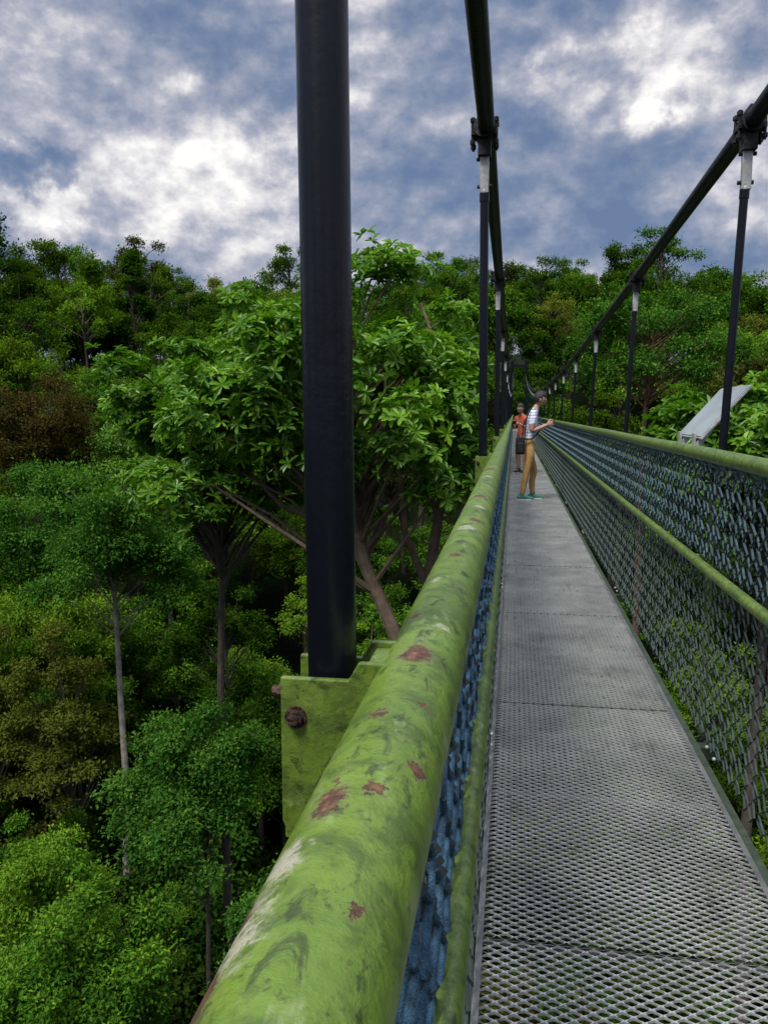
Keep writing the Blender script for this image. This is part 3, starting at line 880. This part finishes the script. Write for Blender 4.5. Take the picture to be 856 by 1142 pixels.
wm = empty('visitor_in_orange_shirt', (.19, 19.2, .004)); wm.rotation_euler = (0, 0, math.radians(-125))
J = {'pelvis': ((0, 0, .88), (.12, .12)), 'waist': ((0, 0, 1.0), (.11, .105)), 'chest': ((.01, 0, 1.16), (.12, .115)), 'uchest': ((.02, 0, 1.28), (.105, .095)),
     'neck': ((.035, 0, 1.37), .05), 'neckt': ((.05, 0, 1.44), .048)}
B = [('pelvis', 'waist', 1), ('waist', 'chest', 1), ('chest', 'uchest', 1), ('uchest', 'neck', 1), ('neck', 'neckt', 0)]
for s, sn in ((-1, 'R'), (1, 'L')):
    J['sh' + sn] = ((.02, .15 * s, 1.31), .055); J['sl' + sn] = ((.02, .185 * s, 1.17), .050); J['el' + sn] = ((.03, .20 * s, 1.05), .038)
    J['fa' + sn] = ((.12, .17 * s, 1.08), .034); J['wr' + sn] = ((.24, .09 * s, 1.16), .025)
    B += [('uchest', 'sh' + sn, 1), ('sh' + sn, 'sl' + sn, 1), ('sl' + sn, 'el' + sn, 0), ('el' + sn, 'fa' + sn, 0), ('fa' + sn, 'wr' + sn, 0)]
    J['hip' + sn] = ((0, .08 * s, .81), .092); J['th' + sn] = ((.01, .09 * s, .64), .080); J['kn' + sn] = ((.02, .09 * s, .46), .060); J['cf' + sn] = ((-.01, .09 * s, .29), .050); J['an' + sn] = ((-.02, .09 * s, .085), .038)
    B += [('pelvis', 'hip' + sn, 2), ('hip' + sn, 'th' + sn, 2), ('th' + sn, 'kn' + sn, 2), ('kn' + sn, 'cf' + sn, 0), ('cf' + sn, 'an' + sn, 0)]
skin_body('body', J, B, 'pelvis', [M_skin, M_orange, M_light], wm)
make_head(wm, (.075, 0, 1.51), math.radians(10), 0, M_hair)
mb = MB()
hand(mb, (.235, -.09, 1.16), (.9, .3, .2), (-.1, -1, .1), (-.2, 0, 1), .55, .92)
hand(mb, (.235, .09, 1.16), (.9, -.3, .2), (-.1, 1, .1), (-.2, 0, 1), .55, .92)
mb.obj('hands', [M_skin], wm, smooth=True)
mb = MB(); mb.box((0, 0, 0), (.06, .12, .08)); mb.tube([(.02, 0, 0), (.07, 0, 0)], .032, 16)
o = mb.obj('camera_in_hands', [M_dark], wm, bevel=.004); o.location = (.33, 0, 1.19)
shoes(wm, [(-.02, -.09, 0), (-.02, .09, 0)], [M_dark, M_sole])
mb = MB(); mb.box((0, 0, 0), (.14, .26, .38))
o = mb.obj('backpack', [M_bag], wm, bevel=.04); o.location = (-.18, 0, 1.15)

# ------------------------------------------------------------------ camera
fpx = 900.0
th = math.atan(111 / fpx); psi = math.atan(145 / fpx * math.cos(th))
F = Vector((-math.sin(psi) * math.cos(th), math.cos(psi) * math.cos(th), -math.sin(th)))
Rr = Vector((math.cos(psi), math.sin(psi), 0)); U = Rr.cross(F)
cd = bpy.data.cameras.new('camera'); co = bpy.data.objects.new('camera', cd); scene.collection.objects.link(co)
Mx = Matrix((Rr, U, -F)).transposed().to_4x4(); Mx.translation = Vector((0, 0, 1.42))
co.matrix_world = Mx
cd.sensor_fit = 'HORIZONTAL'; cd.sensor_width = 36; cd.lens = 36 * fpx / 856
cd.clip_start = .02; cd.clip_end = 8000
scene.camera = co

# ------------------------------------------------------------------ light
sun_el, sun_az = math.radians(60), math.radians(205)
sd = bpy.data.lights.new('sun', 'SUN'); so = bpy.data.objects.new('sun', sd); scene.collection.objects.link(so)
sd.energy = 3.8; sd.angle = math.radians(20); sd.color = (1, .96, .88)
S_ = Vector((math.sin(sun_az) * math.cos(sun_el), math.cos(sun_az) * math.cos(sun_el), math.sin(sun_el)))
so.rotation_euler = S_.to_track_quat('Z', 'Y').to_euler()

w = bpy.data.worlds.new('World'); scene.world = w; w.use_nodes = True
try: w.cycles.sampling_method = 'NONE'
except Exception as ex: print(ex)
t = NT(w.node_tree); t.n.clear()
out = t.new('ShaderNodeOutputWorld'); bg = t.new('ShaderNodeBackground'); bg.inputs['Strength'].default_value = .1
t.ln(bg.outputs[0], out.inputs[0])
sky = t.new('ShaderNodeTexSky', sky_type='NISHITA'); sky.sun_disc = False
sky.sun_elevation = sun_el; sky.sun_rotation = sun_az
tc = t.new('ShaderNodeTexCoord').outputs['Generated']
sp = t.new('ShaderNodeSeparateXYZ'); t.ln(tc, sp.inputs[0])
uv = t.vmath('ADD', t.vmath('MULTIPLY', tc, (1, 1, 1.45)), (2.3, .7, .4))
a_ = t.noise(uv, 3.2, 2, .5)
b0 = t.noise(uv, 8.5, 7, .58)
b1 = t.noise(t.vmath('ADD', uv, (-.006, -.004, .026)), 8.5, 5, .58)
wv = t.vmath('SCALE', t.vmath('SUBTRACT', t.noise(tc, 10, 5, .65, out='Color'), (.5, .5, .5)), scale=.17)
wtc = t.vmath('ADD', tc, wv)
blobs = [(-22, 15.5, .10, .13), (-31, 12.5, .05, .15), (10, 23, .08, .16), (1.5, 20.5, .04, .09), (-29, 22, .09, .03), (15, 14, .08, .10), (8.5, 18.5, .035, .15),
         (-7, 16, .17, -.07), (-31, 14.8, .035, -.19), (-17, 21, .08, -.07), (5, 15, .06, -.04), (-12, 26, .08, .04), (-26, 26, .10, -.02), (4, 25, .05, -.06)]
acc = 0.0
for az, el, r, amt in blobs:
    az = math.radians(az); el = math.radians(el)
    c_ = (math.sin(az) * math.cos(el), math.cos(az) * math.cos(el), math.sin(el))
    acc = t.math('ADD', acc, t.math('MULTIPLY', t.math('SUBTRACT', 1.0, t.smooth(t.vmath('DISTANCE', wtc, c_), r * .3, r * 1.25)), amt))
mass = t.math('ADD', t.math('ADD', t.math('MULTIPLY', a_, .58), t.math('MULTIPLY', b0, .42)), acc)
lit = t.math('MULTIPLY', t.math('SUBTRACT', b0, b1), .55)
nn = t.math('ADD', mass, lit)
cl = t.ramp(nn, [(.35, (.13, .19, .33)), (.43, (.19, .245, .37)), (.50, (.29, .325, .43)), (.57, (.44, .45, .53)), (.645, (.72, .70, .72)), (.72, (1.0, .98, .95))])
mixs = t.mix(.08, t.vmath('SCALE', cl, scale=10.0), sky.outputs[0])
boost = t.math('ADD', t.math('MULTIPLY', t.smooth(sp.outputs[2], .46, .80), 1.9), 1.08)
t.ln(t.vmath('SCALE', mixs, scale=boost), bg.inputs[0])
